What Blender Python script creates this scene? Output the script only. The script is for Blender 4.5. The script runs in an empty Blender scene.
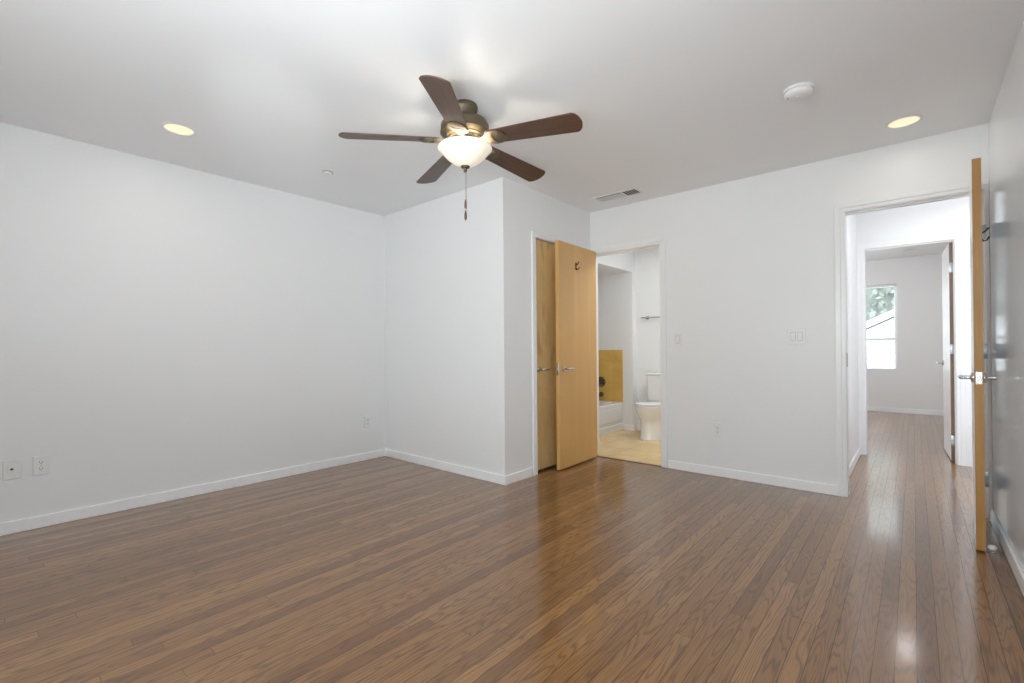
import bpy, bmesh, math, random
from mathutils import Vector, Matrix
random.seed(7)
C = bpy.context.scene
col = C.collection
PI = math.pi

# ------------------------------------------------------------------ camera
H = 2.44
cam_d = bpy.data.cameras.new('camera')
cam_d.sensor_width = 36.0
cam_d.lens = 467.62 / 1024 * 36.0
cam_d.shift_y = 5.95 / 1024
cam_d.clip_start = 0.02
cam = bpy.data.objects.new('camera', cam_d)
col.objects.link(cam)
_y, _p, _r = math.radians(40.644), math.radians(0.24), math.radians(-0.441)
_F = Vector((-math.sin(_y) * math.cos(_p), math.cos(_y) * math.cos(_p), math.sin(_p)))
_R = Vector((math.cos(_y), math.sin(_y), 0))
_U = _R.cross(_F)
_R2 = math.cos(_r) * _R + math.sin(_r) * _U
_U2 = -math.sin(_r) * _R + math.cos(_r) * _U
cam.matrix_world = Matrix(((_R2.x, _U2.x, -_F.x, 0.0), (_R2.y, _U2.y, -_F.y, 0.0),
                           (_R2.z, _U2.z, -_F.z, 1.0728), (0, 0, 0, 1)))
C.camera = cam

# ------------------------------------------------------------------ world, light, exposure
C.view_settings.view_transform = 'Standard'
C.view_settings.look = 'None'
C.view_settings.gamma = 1.0
C.view_settings.use_curve_mapping = False
C.view_settings.exposure = 0.29
C.cycles.max_bounces = 10
C.cycles.diffuse_bounces = 7
C.cycles.glossy_bounces = 5
C.cycles.transparent_max_bounces = 12
C.cycles.sample_clamp_indirect = 4.0

world = bpy.data.worlds.new('sky')
C.world = world
world.use_nodes = True
wn = world.node_tree
bg = wn.nodes['Background']
tc = wn.nodes.new('ShaderNodeTexCoord')
sp = wn.nodes.new('ShaderNodeSeparateXYZ')
mr = wn.nodes.new('ShaderNodeValToRGB')
mr.color_ramp.elements[0].position = 0.0
mr.color_ramp.elements[0].color = (0.95, 0.97, 1.0, 1)
mr.color_ramp.elements[1].position = 0.8
mr.color_ramp.elements[1].color = (0.72, 0.84, 1.0, 1)
wn.links.new(tc.outputs['Generated'], sp.inputs[0])
wn.links.new(sp.outputs['Z'], mr.inputs[0])
wn.links.new(mr.outputs[0], bg.inputs['Color'])
bg.inputs['Strength'].default_value = 4.0


def area(name, loc, target, sx, sy, power, color=(1, 1, 1), spread=180):
    d = bpy.data.lights.new(name, 'AREA')
    d.shape = 'RECTANGLE'
    d.size, d.size_y = sx, sy
    d.energy = power
    d.color = color
    d.spread = math.radians(spread)
    o = bpy.data.objects.new(name, d)
    col.objects.link(o)
    o.location = loc
    o.rotation_euler = (Vector(target) - Vector(loc)).to_track_quat('-Z', 'Y').to_euler()
    return o


# daylight just outside the bedroom window behind the camera
area('daylight_rear', (-0.85, -1.80, 1.45), (-1.1, 4, 1.35), 1.3, 1.1, 27, (0.93, 0.97, 1.0), 120)
# fill lamps added as bounced flash behind the camera, to brighten ceiling and walls
area('bounce_fill', (-0.5, -0.40, 0.75), (-0.55, -0.2, 2.44), 0.8, 0.8, 19, (0.89, 0.95, 1.0))
area('bounce_fill', (-0.20, -0.25, 1.1), (-1.75, 1.1, 2.44), 0.3, 0.3, 9, (0.89, 0.95, 1.0), 95)


sd = bpy.data.lights.new('ceiling_patch_spot', 'SPOT')  # added spot that throws the soft bright patch onto the ceiling
sd.energy = 100
sd.color = (0.92, 0.96, 1.0)
sd.spot_size = math.radians(15)
sd.spot_blend = 1.0
sd.shadow_soft_size = 0.05
so = bpy.data.objects.new('ceiling_patch_spot', sd)
col.objects.link(so)
so.location = (-0.20, -0.25, 1.1)
so.rotation_euler = (Vector((-2.95, 1.22, 2.44)) - Vector(so.location)).to_track_quat('-Z', 'Y').to_euler()


# ------------------------------------------------------------------ materials
def mat(name):
    m = bpy.data.materials.new(name)
    m.use_nodes = True
    return m, m.node_tree, m.node_tree.nodes['Principled BSDF']


def N(nt, t, **kw):
    n = nt.nodes.new(t)
    for k, v in kw.items():
        setattr(n, k, v)
    return n


def math_n(nt, op, a, b=None, c=None):
    n = N(nt, 'ShaderNodeMath', operation=op)
    for i, v in enumerate((a, b, c)):
        if v is None:
            continue
        if isinstance(v, (int, float)):
            n.inputs[i].default_value = v
        else:
            nt.links.new(v, n.inputs[i])
    return n.outputs[0]


def ramp(nt, fac, stops):
    n = N(nt, 'ShaderNodeValToRGB')
    e = n.color_ramp.elements
    while len(e) < len(stops):
        e.new(0.5)
    for i, (p, c) in enumerate(stops):
        e[i].position = p
        e[i].color = tuple(c) + (1,)
    nt.links.new(fac, n.inputs[0])
    return n.outputs[0]


def mixc(nt, fac, a, b, mode='MIX'):
    n = N(nt, 'ShaderNodeMix', data_type='RGBA', blend_type=mode)
    for sock, v in ((n.inputs[0], fac), (n.inputs[6], a), (n.inputs[7], b)):
        if isinstance(v, (int, float)):
            sock.default_value = v
        elif isinstance(v, tuple):
            sock.default_value = v + (1,) if len(v) == 3 else v
        else:
            nt.links.new(v, sock)
    return n.outputs[2]


def paint(name, c, rough=0.5, bump=0.02, scale=140, spec=0.5):
    m, nt, b = mat(name)
    b.inputs['Roughness'].default_value = rough
    b.inputs['Specular IOR Level'].default_value = spec
    t = N(nt, 'ShaderNodeTexCoord')
    n = N(nt, 'ShaderNodeTexNoise')
    n.inputs['Scale'].default_value = scale
    n.inputs['Detail'].default_value = 3
    nt.links.new(t.outputs['Object'], n.inputs['Vector'])
    bp = N(nt, 'ShaderNodeBump')
    bp.inputs['Strength'].default_value = bump
    bp.inputs['Distance'].default_value = 0.01
    nt.links.new(n.outputs['Fac'], bp.inputs['Height'])
    nt.links.new(bp.outputs[0], b.inputs['Normal'])
    n2 = N(nt, 'ShaderNodeTexNoise')
    n2.inputs['Scale'].default_value = 1.3
    nt.links.new(t.outputs['Object'], n2.inputs['Vector'])
    k = 0.985
    nt.links.new(ramp(nt, n2.outputs['Fac'], [(0.3, tuple(x * k for x in c)), (0.7, c)]), b.inputs['Base Color'])
    return m


def metal(name, c, rough=0.28):
    m, nt, b = mat(name)
    b.inputs['Metallic'].default_value = 1.0
    t = N(nt, 'ShaderNodeTexCoord')
    n = N(nt, 'ShaderNodeTexNoise')
    n.inputs['Scale'].default_value = 60
    nt.links.new(t.outputs['Object'], n.inputs['Vector'])
    nt.links.new(ramp(nt, n.outputs['Fac'], [(0.3, tuple(x * 0.9 for x in c)), (0.7, c)]), b.inputs['Base Color'])
    b.inputs['Roughness'].default_value = rough
    return m


def glow(name, c, strength, base=(0.9, 0.9, 0.88)):
    m, nt, b = mat(name)
    b.inputs['Base Color'].default_value = base + (1,)
    b.inputs['Roughness'].default_value = 0.25
    b.inputs['Emission Color'].default_value = c + (1,)
    b.inputs['Emission Strength'].default_value = strength
    return m


def floor_wood():
    m, nt, b = mat('strip_oak_floor')
    L = nt.links.new
    t = N(nt, 'ShaderNodeTexCoord')
    s = N(nt, 'ShaderNodeSeparateXYZ')
    L(t.outputs['Object'], s.inputs[0])
    W, LEN = 0.0572, 1.75
    u = math_n(nt, 'DIVIDE', s.outputs['X'], W)
    row = math_n(nt, 'FLOOR', u)
    fu = math_n(nt, 'SUBTRACT', u, row)
    wn1 = N(nt, 'ShaderNodeTexWhiteNoise', noise_dimensions='1D')
    L(row, wn1.inputs['W'])
    off = math_n(nt, 'MULTIPLY', wn1.outputs['Value'], 7.3)
    v = math_n(nt, 'ADD', math_n(nt, 'DIVIDE', s.outputs['Y'], LEN), off)
    pl = math_n(nt, 'FLOOR', v)
    fv = math_n(nt, 'SUBTRACT', v, pl)
    cb = N(nt, 'ShaderNodeCombineXYZ')
    L(row, cb.inputs[0]); L(pl, cb.inputs[1])
    wn2 = N(nt, 'ShaderNodeTexWhiteNoise', noise_dimensions='2D')
    L(cb.outputs[0], wn2.inputs['Vector'])
    rnd = wn2.outputs['Value']
    # per-board coordinates for grain
    gx = math_n(nt, 'MULTIPLY_ADD', rnd, 37.0, s.outputs['X'])
    gy = math_n(nt, 'MULTIPLY_ADD', rnd, 91.0, s.outputs['Y'])
    gv = N(nt, 'ShaderNodeCombineXYZ')
    L(math_n(nt, 'MULTIPLY', gx, 11.0), gv.inputs[0]); L(math_n(nt, 'MULTIPLY', gy, 0.9), gv.inputs[1])
    nz = N(nt, 'ShaderNodeTexNoise')
    nz.inputs['Scale'].default_value = 1.0
    nz.inputs['Detail'].default_value = 2.5
    nz.inputs['Roughness'].default_value = 0.45
    L(gv.outputs[0], nz.inputs['Vector'])
    rings = math_n(nt, 'SINE', math_n(nt, 'MULTIPLY', nz.outputs['Fac'], 125.0))
    rings = math_n(nt, 'MULTIPLY_ADD', rings, 0.5, 0.5)
    pv = N(nt, 'ShaderNodeCombineXYZ')
    L(math_n(nt, 'MULTIPLY', gx, 420.0), pv.inputs[0]); L(math_n(nt, 'MULTIPLY', gy, 9.0), pv.inputs[1])
    pn = N(nt, 'ShaderNodeTexNoise')
    pn.inputs['Scale'].default_value = 1.0
    pn.inputs['Detail'].default_value = 2
    L(pv.outputs[0], pn.inputs['Vector'])
    tone = ramp(nt, rnd, FLOOR_TONES)
    c1 = mixc(nt, math_n(nt, 'MULTIPLY', math_n(nt, 'POWER', rings, 4.0), 0.60), tone, (0.085, 0.040, 0.014))
    pore = ramp(nt, pn.outputs['Fac'], [(0.36, (0.72, 0.72, 0.72)), (0.55, (1, 1, 1))])
    c2 = mixc(nt, 0.8, c1, pore, 'MULTIPLY')
    # seams: long edges and butt joints
    du = math_n(nt, 'MULTIPLY', math_n(nt, 'MINIMUM', fu, math_n(nt, 'SUBTRACT', 1.0, fu)), W)
    dv = math_n(nt, 'MULTIPLY', math_n(nt, 'MINIMUM', fv, math_n(nt, 'SUBTRACT', 1.0, fv)), LEN)
    dd = math_n(nt, 'MINIMUM', du, math_n(nt, 'MULTIPLY', dv, 1.6))
    seam = ramp(nt, math_n(nt, 'DIVIDE', dd, 0.002), [(0.2, (0, 0, 0)), (0.8, (1, 1, 1))])
    c3 = mixc(nt, seam, (0.045, 0.025, 0.014), c2)
    L(c3, b.inputs['Base Color'])
    hgt = math_n(nt, 'MINIMUM', math_n(nt, 'DIVIDE', dd, 0.004), 1.0)
    bp = N(nt, 'ShaderNodeBump')
    bp.inputs['Strength'].default_value = 0.3
    bp.inputs['Distance'].default_value = 0.0007
    L(hgt, bp.inputs['Height'])
    L(bp.outputs[0], b.inputs['Normal'])
    b.inputs['Roughness'].default_value = 0.285
    L(math_n(nt, 'MULTIPLY_ADD', seam, 0.22, 0.04), b.inputs['Specular IOR Level'])
    b.inputs['IOR'].default_value = 1.5
    b.inputs['Coat Weight'].default_value = 0.75
    b.inputs['Coat IOR'].default_value = 1.55
    b.inputs['Coat Roughness'].default_value = 0.13
    return m


FLOOR_TONES = [(0.0, (0.195, 0.085, 0.027)), (0.3, (0.262, 0.122, 0.040)),
               (0.7, (0.298, 0.143, 0.049)), (1.0, (0.365, 0.184, 0.068))]


def veneer(name, stops, axis='Z', fx=26.0, fz=0.9, rings=22.0, rough=0.35, wave=0.0):
    """straight-grained wood; grain runs along the given object axis"""
    m, nt, b = mat(name)
    L = nt.links.new
    t = N(nt, 'ShaderNodeTexCoord')
    mp = N(nt, 'ShaderNodeMapping')
    sc = {'X': (fz, fx, fx), 'Y': (fx, fz, fx), 'Z': (fx, fx, fz)}[axis]
    mp.inputs['Scale'].default_value = sc
    L(t.outputs['Object'], mp.inputs['Vector'])
    n = N(nt, 'ShaderNodeTexNoise')
    n.inputs['Scale'].default_value = 1.0
    n.inputs['Detail'].default_value = 4
    n.inputs['Distortion'].default_value = wave
    L(mp.outputs[0], n.inputs['Vector'])
    r = math_n(nt, 'MULTIPLY_ADD', math_n(nt, 'SINE', math_n(nt, 'MULTIPLY', n.outputs['Fac'], rings)), 0.25, 0.25)
    f = math_n(nt, 'ADD', math_n(nt, 'MULTIPLY', n.outputs['Fac'], 0.6), math_n(nt, 'MULTIPLY', r, 0.45))
    L(ramp(nt, f, stops), b.inputs['Base Color'])
    b.inputs['Roughness'].default_value = rough
    return m


def tile(name, c1, c2, grout, size, rough=0.3, plane='XY'):
    m, nt, b = mat(name)
    L = nt.links.new
    t = N(nt, 'ShaderNodeTexCoord')
    s = N(nt, 'ShaderNodeSeparateXYZ')
    L(t.outputs['Object'], s.inputs[0])
    a = s.outputs[plane[0]]
    d = s.outputs[plane[1]]
    def edge(o):
        q = math_n(nt, 'FRACT', math_n(nt, 'DIVIDE', o, size))
        return math_n(nt, 'MINIMUM', q, math_n(nt, 'SUBTRACT', 1.0, q))
    e = math_n(nt, 'MINIMUM', edge(a), edge(d))
    g = ramp(nt, e, [(0.008, (0, 0, 0)), (0.016, (1, 1, 1))])
    n = N(nt, 'ShaderNodeTexNoise')
    n.inputs['Scale'].default_value = 5.0
    n.inputs['Detail'].default_value = 6
    L(t.outputs['Object'], n.inputs['Vector'])
    cc = ramp(nt, n.outputs['Fac'], [(0.3, c1), (0.7, c2)])
    L(mixc(nt, g, grout, cc), b.inputs['Base Color'])
    b.inputs['Roughness'].default_value = rough
    return m


def glass(name):
    m = bpy.data.materials.new(name)
    m.use_nodes = True
    nt = m.node_tree
    nt.nodes.remove(nt.nodes['Principled BSDF'])
    out = nt.nodes['Material Output']
    tr = N(nt, 'ShaderNodeBsdfTransparent')
    tr.inputs[0].default_value = (0.96, 0.98, 0.97, 1)
    gl = N(nt, 'ShaderNodeBsdfGlossy')
    gl.inputs['Roughness'].default_value = 0.02
    mx = N(nt, 'ShaderNodeMixShader')
    mx.inputs[0].default_value = 0.06
    nt.links.new(tr.outputs[0], mx.inputs[1])
    nt.links.new(gl.outputs[0], mx.inputs[2])
    nt.links.new(mx.outputs[0], out.inputs[0])
    return m


M = {}
M['wall'] = paint('wall_paint', (0.852, 0.857, 0.862), 0.42, 0.03)
M['gloss_wall'] = paint('gloss_wall_paint', (0.885, 0.89, 0.90), 0.12, 0.004, 20)
M['ceil'] = paint('ceiling_paint', (0.87, 0.885, 0.90), 0.42, 0.03)
M['trim'] = paint('white_trim_paint', (0.93, 0.935, 0.94), 0.28, 0.005)
M['casing'] = paint('casing_paint', (0.875, 0.88, 0.885), 0.3, 0.005)
M['plastic'] = paint('white_plastic', (0.84, 0.84, 0.835), 0.3, 0.0)
M['slot'] = paint('dark_slot', (0.05, 0.05, 0.05), 0.6, 0.0)
M['gap'] = paint('switch_gap_shade', (0.38, 0.38, 0.38), 0.6, 0.0)
M['dark'] = paint('duct_shade', (0.10, 0.10, 0.10), 0.7, 0.0)
M['floor'] = floor_wood()
M['maple'] = veneer('maple_veneer', [(0.2, (0.60, 0.34, 0.115)), (0.5, (0.75, 0.455, 0.165)), (0.8, (0.81, 0.53, 0.215))], 'Z', 9.0, 0.35, 8.0, 0.3, 0.4)
M['maple_old'] = veneer('figured_maple_veneer', [(0.2, (0.60, 0.41, 0.17)), (0.5, (0.77, 0.55, 0.25)), (0.8, (0.84, 0.63, 0.33))], 'Z', 7.0, 2.2, 16.0, 0.35, 1.2)
M['edge'] = veneer('door_edge_wood', [(0.2, (0.36, 0.18, 0.045)), (0.5, (0.47, 0.25, 0.07)), (0.8, (0.56, 0.32, 0.10))], 'Z', 60.0, 1.5, 20.0, 0.45)
M['edge_brown'] = veneer('door_edge_brown', [(0.2, (0.22, 0.14, 0.10)), (0.5, (0.28, 0.18, 0.125)), (0.8, (0.34, 0.22, 0.16))], 'Z', 60.0, 1.5, 20.0, 0.45)
M['walnut'] = veneer('walnut_blade', [(0.2, (0.060, 0.030, 0.018)), (0.5, (0.10, 0.050, 0.030)), (0.8, (0.15, 0.080, 0.050))], 'X', 40.0, 2.0, 16.0, 0.38)
M['nickel'] = metal('satin_nickel', (0.62, 0.62, 0.61), 0.25)
M['steel'] = metal('zinc_hinge', (0.55, 0.58, 0.62), 0.35)
M['brass'] = metal('antique_brass', (0.20, 0.165, 0.115), 0.52)
M['bronze'] = metal('oil_bronze', (0.12, 0.085, 0.05), 0.35)
M['chain'] = metal('chain_metal', (0.55, 0.47, 0.36), 0.3)
M['fob_wood'] = veneer('fob_wood', [(0.2, (0.16, 0.07, 0.03)), (0.8, (0.30, 0.15, 0.07))], 'Z', 60, 4, 10, 0.4)
M['porcelain'] = paint('white_porcelain', (0.83, 0.83, 0.82), 0.10, 0.0)
M['tub'] = paint('tub_enamel', (0.80, 0.80, 0.80), 0.16, 0.0)
M['bath_tile'] = tile('gold_travertine_wall', (0.60, 0.37, 0.09), (0.72, 0.48, 0.14), (0.58, 0.38, 0.12), 0.305, 0.3, 'XZ')
M['bath_floor'] = tile('travertine_floor', (0.72, 0.50, 0.22), (0.82, 0.62, 0.32), (0.62, 0.45, 0.22), 0.33, 0.25, 'XY')
M['bowl'] = glow('frosted_glass_bowl', (1.0, 0.90, 0.68), 0.25, (0.88, 0.84, 0.74))
M['lens_warm'] = glow('downlight_lens', (1.0, 0.83, 0.52), 0.70, (0.45, 0.42, 0.36))
M['lens_off'] = paint('unlit_lens', (0.70, 0.70, 0.68), 0.4, 0.0)
M['glass'] = glass('window_glass')
M['blind'] = paint('blind_vinyl', (0.85, 0.86, 0.86), 0.4, 0.0)
M['leaf'] = paint('tree_leaves', (0.30, 0.33, 0.28), 0.6, 0.2, 6)
M['roofing'] = paint('pale_roof', (0.62, 0.63, 0.64), 0.7, 0.05, 30)
M['stucco'] = paint('neighbour_stucco', (0.80, 0.80, 0.78), 0.8, 0.05, 60)
M['ground'] = paint('pale_concrete', (0.45, 0.44, 0.42), 0.9, 0.1, 3)


# ------------------------------------------------------------------ mesh helpers
class MB:
    def __init__(self):
        self.bm = bmesh.new()

    def box(self, x0, x1, y0, y1, z0, z1, bev=0.0, seg=2):
        b2 = bmesh.new()
        bmesh.ops.create_cube(b2, size=1.0)
        for v in b2.verts:
            v.co = Vector(((x0 + x1) / 2 + v.co.x * (x1 - x0), (y0 + y1) / 2 + v.co.y * (y1 - y0), (z0 + z1) / 2 + v.co.z * (z1 - z0)))
        if bev > 0:
            bmesh.ops.bevel(b2, geom=b2.edges[:], offset=bev, segments=seg, profile=0.5, affect='EDGES')
        self._join(b2)
        return self

    def _join(self, b2, mtx=None):
        if mtx is not None:
            bmesh.ops.transform(b2, matrix=mtx, verts=b2.verts[:])
        me = bpy.data.meshes.new('tmp')
        b2.to_mesh(me)
        b2.free()
        self.bm.from_mesh(me)
        bpy.data.meshes.remove(me)

    def lathe(self, prof, seg=40, mtx=None, cap=True):
        b2 = bmesh.new()
        rows = []
        for r, z in prof:
            if r < 1e-6:
                rows.append([b2.verts.new((0, 0, z))])
            else:
                rows.append([b2.verts.new((r * math.cos(2 * PI * i / seg), r * math.sin(2 * PI * i / seg), z)) for i in range(seg)])
        for a, b in zip(rows, rows[1:]):
            for i in range(seg):
                j = (i + 1) % seg
                if len(a) == 1 and len(b) == 1:
                    continue
                if len(a) == 1:
                    b2.faces.new((a[0], b[i], b[j]))
                elif len(b) == 1:
                    b2.faces.new((a[i], b[0], a[j]))
                else:
                    b2.faces.new((a[i], b[i], b[j], a[j]))
        if cap:
            for rw in (rows[0], rows[-1]):
                if len(rw) > 1:
                    b2.faces.new(rw)
        bmesh.ops.recalc_face_normals(b2, faces=b2.faces[:])
        self._join(b2, mtx)
        return self

    def tube(self, pts, r, seg=12):
        """round tube through points; r may be a list"""
        pts = [Vector(p) for p in pts]
        rs = r if isinstance(r, (list, tuple)) else [r] * len(pts)
        b2 = bmesh.new()
        rows = []
        ref = None
        for i, p in enumerate(pts):
            d = (pts[min(i + 1, len(pts) - 1)] - pts[max(i - 1, 0)]).normalized()
            if ref is None:
                ref = Vector((0, 0, 1)) if abs(d.z) < 0.9 else Vector((1, 0, 0))
            a = d.cross(ref).normalized()
            b = a.cross(d).normalized()
            ref = b
            rows.append([b2.verts.new(p + rs[i] * (math.cos(2 * PI * k / seg) * a + math.sin(2 * PI * k / seg) * b)) for k in range(seg)])
        for a, b in zip(rows, rows[1:]):
            for k in range(seg):
                j = (k + 1) % seg
                b2.faces.new((a[k], b[k], b[j], a[j]))
        b2.faces.new(rows[0])
        b2.faces.new(rows[-1])
        bmesh.ops.recalc_face_normals(b2, faces=b2.faces[:])
        self._join(b2)
        return self

    def loft(self, rings, cap=True):
        b2 = bmesh.new()
        rows = [[b2.verts.new(p) for p in rg] for rg in rings]
        n = len(rows[0])
        for a, b in zip(rows, rows[1:]):
            for k in range(n):
                j = (k + 1) % n
                b2.faces.new((a[k], b[k], b[j], a[j]))
        if cap:
            b2.faces.new(rows[0])
            b2.faces.new(rows[-1])
        bmesh.ops.recalc_face_normals(b2, faces=b2.faces[:])
        self._join(b2)
        return self

    def prism(self, outline, z0, z1, mtx=None, bev=0.0):
        """2-D outline extruded in z"""
        b2 = bmesh.new()
        lo = [b2.verts.new((x, y, z0)) for x, y in outline]
        hi = [b2.verts.new((x, y, z1)) for x, y in outline]
        n = len(lo)
        b2.faces.new(lo[::-1])
        top = b2.faces.new(hi)
        for k in range(n):
            j = (k + 1) % n
            b2.faces.new((lo[k], lo[j], hi[j], hi[k]))
        bmesh.ops.recalc_face_normals(b2, faces=b2.faces[:])
        if bev:
            es = [e for e in b2.edges if abs(e.verts[0].co.z - e.verts[1].co.z) < 1e-9]
            bmesh.ops.bevel(b2, geom=es, offset=bev, segments=2, profile=0.5, affect='EDGES')
        self._join(b2, mtx)
        return self

    def build(self, name, m, parent=None, smooth=False, angle=35):
        me = bpy.data.meshes.new(name)
        self.bm.to_mesh(me)
        self.bm.free()
        for x in (m if isinstance(m, list) else [m]):
            me.materials.append(x)
        if smooth:
            for p in me.polygons:
                p.use_smooth = True
            try:
                me.set_sharp_from_angle(angle=math.radians(angle))
            except Exception:
                pass
        o = bpy.data.objects.new(name, me)
        col.objects.link(o)
        if parent is not None:
            o.parent = parent
        return o


def rot(axis, a):
    return Matrix.Rotation(a, 4, axis)


def tr(x, y, z):
    return Matrix.Translation((x, y, z))


def tag(o, label=None, cat=None, group=None, kind=None):
    if label: o['label'] = label
    if cat: o['category'] = cat
    if group: o['group'] = group
    if kind: o['kind'] = kind
    return o


def empty(name, loc, label=None, cat=None, group=None, kind=None, rz=0.0):
    o = bpy.data.objects.new(name, None)
    o.empty_display_size = 0.1
    col.objects.link(o)
    o.location = loc
    o.rotation_euler = (0, 0, rz)
    return tag(o, label, cat, group, kind)


def copy_tree(o, parent=None):
    c = o.copy()
    col.objects.link(c)
    if parent is not None:
        c.parent = parent
    for ch in list(o.children):
        copy_tree(ch, c)
    return c


def struct(name, mb, m, label, cat):
    return tag(mb.build(name, m), label, cat, kind='structure')


# ------------------------------------------------------------------ room shell
XL, YA, XC, YB, XR, YR = -4.0824, 2.7695, -2.4592, 4.0854, 0.3600, -1.60
T = 0.115
YB2 = YB + T                      # far face of the bedroom's door wall
HX0, HX1 = -0.420, 0.372          # hall walls
Y2, Y2b = 5.80, 5.915             # wall with the second doorway
RX0, RX1, RYF, RH = -2.4, 0.95, 9.80, 2.50
BX0, BX1, BYF = -3.68, -1.25, 5.745   # bathroom
TX, TY = -2.776, 5.645            # tub alcove corner
BO0, BO1, BOH = -2.446, -1.735, 2.018  # bathroom door opening
HO0, HO1, HOH = -0.367, 0.342, 2.038   # hall door opening
CO0, CO1, COH = 3.181, 3.90, 2.040     # closet opening
FO0, FO1, FOH = -0.362, 0.292, 2.040   # second doorway

# floors
fb = MB()
fb.box(XL - T, XR + T, YR - T, YB + 0.02, -0.08, 0)
fb.box(XC - 1.62, XC - 0.02, YA + T, YB - 0.01, -0.0795, -0.0005)
fb.box(HX0 - 0.08, HX1 + 0.1, YB + 0.02, Y2 + 0.05, -0.08, 0)
fb.box(RX0, RX1, Y2 + 0.05, RYF + T, -0.08, 0)
struct('floor', fb, M['floor'], 'brown oak strip floor of the bedroom running on into the hall', 'floor')
fb = MB()
fb.box(BX0, BX1, YB + 0.02, BYF + T, -0.08, 0.002)
struct('floor_bathroom', fb, M['bath_floor'], 'tan travertine tile floor of the bathroom', 'floor')
# ceilings
cb = MB()
cb.box(XL - T, XR + T, YR - T, YB2, H, H + 0.1)
struct('ceiling', cb, M['ceil'], 'white bedroom ceiling with slight sheen', 'ceiling')
cb = MB()
cb.box(BX0 - T, BX1 + T, YB2, BYF + T, H, H + 0.1)
struct('ceiling_bathroom', cb, M['wall'], 'white bathroom ceiling', 'ceiling')
cb = MB()
cb.box(HX0 - 0.1, RX1, YB2, Y2 + 0.05, H, H + 0.1)
struct('ceiling_hall', cb, M['wall'], 'white hall ceiling beyond the open bedroom door', 'ceiling')
cb = MB()
cb.box(RX0, RX1, Y2 + 0.05, RYF + T, RH, RH + 0.1)
struct('ceiling_far', cb, M['wall'], 'white ceiling of the far room with the window', 'ceiling')

# walls
W1, WZ0, WZ1 = (-1.55, -0.15), 0.9, 2.05
wb = MB()
wb.box(XL - T, XL, YR - T, YA + T, 0, H)
struct('wall_left', wb, M['wall'], 'long white wall on the left of the bedroom', 'wall')
struct('wall_closet_front', MB().box(XL, XC, YA, YA + T, 0, H), M['wall'], 'white closet wall facing the room at centre', 'wall')
wb = MB()
wb.box(XC - T, XC, YA + T, CO0, 0, H).box(XC - T, XC, CO1, YB, 0, H).box(XC - T, XC, CO0, CO1, COH, H)
struct('wall_closet_side', wb, M['wall'], 'short white wall holding the wooden closet door', 'wall')
wb = MB()
wb.box(XL - T, BO0, YB, YB2, 0, H).box(BO1, HO0, YB, YB2, 0, H).box(HO1, XR + T, YB, YB2, 0, H)
wb.box(BO0, BO1, YB, YB2, BOH, H).box(HO0, HO1, YB, YB2, HOH, H)
struct('wall_back', wb, M['wall'], 'white back wall with the bathroom doorway and hall doorway', 'wall')
struct('wall_right', MB().box(XR, XR + T, YR - T, YB, 0, H), M['gloss_wall'], 'glossy white wall on the right beside the open hall door', 'wall')
# rear wall with two windows (behind the camera)
wb = MB()
wb.box(XL, W1[0], YR - T, YR, 0, H).box(W1[1], XR, YR - T, YR, 0, H)
wb.box(W1[0], W1[1], YR - T, YR, 0, WZ0).box(W1[0], W1[1], YR - T, YR, WZ1, H)
struct('wall_rear', wb, M['wall'], 'white rear wall behind the camera with a wide window', 'wall')
# closet interior shell
wb = MB()
wb.box(XL - T, XL, YA + T, YB, 0, H)
struct('wall_closet_inner', wb, M['wall'], 'white end wall inside the closet', 'wall')

# hall
struct('wall_hall_left', MB().box(HX0 - 0.1, HX0, YB2, Y2, 0, H), M['wall'], 'white left wall of the hall', 'wall')
struct('wall_hall_right', MB().box(RX1 - 0.1, RX1, YB2, Y2, 0, H), M['wall'], 'white right wall of the hall hidden past the door', 'wall')
struct('floor_hall', MB().box(HX1 + 0.1, RX1, YB + T - 0.01, Y2 + 0.05, -0.08, -0.0005), M['floor'], 'oak floor at the right end of the hall', 'floor')
wb = MB()
wb.box(RX0, FO0, Y2, Y2b, 0, RH).box(FO1, RX1, Y2, Y2b, 0, RH).box(FO0, FO1, Y2, Y2b, FOH, RH)
struct('wall_hall_end', wb, M['wall'], 'white wall at the hall end with the second doorway', 'wall')
# far room
FW0, FW1, FWZ0, FWZ1 = -1.45, -0.197, 0.685, 2.09
wb = MB()
wb.box(RX0, FW0, RYF, RYF + T, 0, RH).box(FW1, RX1, RYF, RYF + T, 0, RH)
wb.box(FW0, FW1, RYF, RYF + T, 0, FWZ0).box(FW0, FW1, RYF, RYF + T, FWZ1, RH)
struct('wall_far', wb, M['wall'], 'white end wall of the far room with the blinded window', 'wall')
struct('wall_far_left', MB().box(RX0 - T, RX0, Y2, RYF + T, 0, RH), M['wall'], 'left wall of the far room', 'wall')
struct('wall_far_right', MB().box(RX1, RX1 + T, Y2, RYF + T, 0, RH), M['wall'], 'right wall of the far room behind the open door', 'wall')
# bathroom
wb = MB()
wb.box(BX0 - T, TX, TY, TY + 0.22, 0, H)
wb.box(BX0, TX, YB2, TY, 2.070, H)          # bulkhead above the tub
struct('wall_tub_end', wb, M['wall'], 'white end wall and bulkhead around the bathtub alcove', 'wall')
struct('wall_tub_side', MB().box(BX0 - T, BX0, YB2, TY, 0, H), M['wall'], 'white long wall behind the bathtub', 'wall')
struct('wall_bath_back', MB().box(TX, BX1 + T, BYF, BYF + T, 0, H), M['wall'], 'white bathroom wall behind the toilet', 'wall')
struct('wall_bath_right', MB().box(BX1, BX1 + T, YB2, BYF, 0, H), M['wall'], 'white right wall of the bathroom', 'wall')


# ------------------------------------------------------------------ baseboards and casings
BH, BT = 0.074, 0.012


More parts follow.
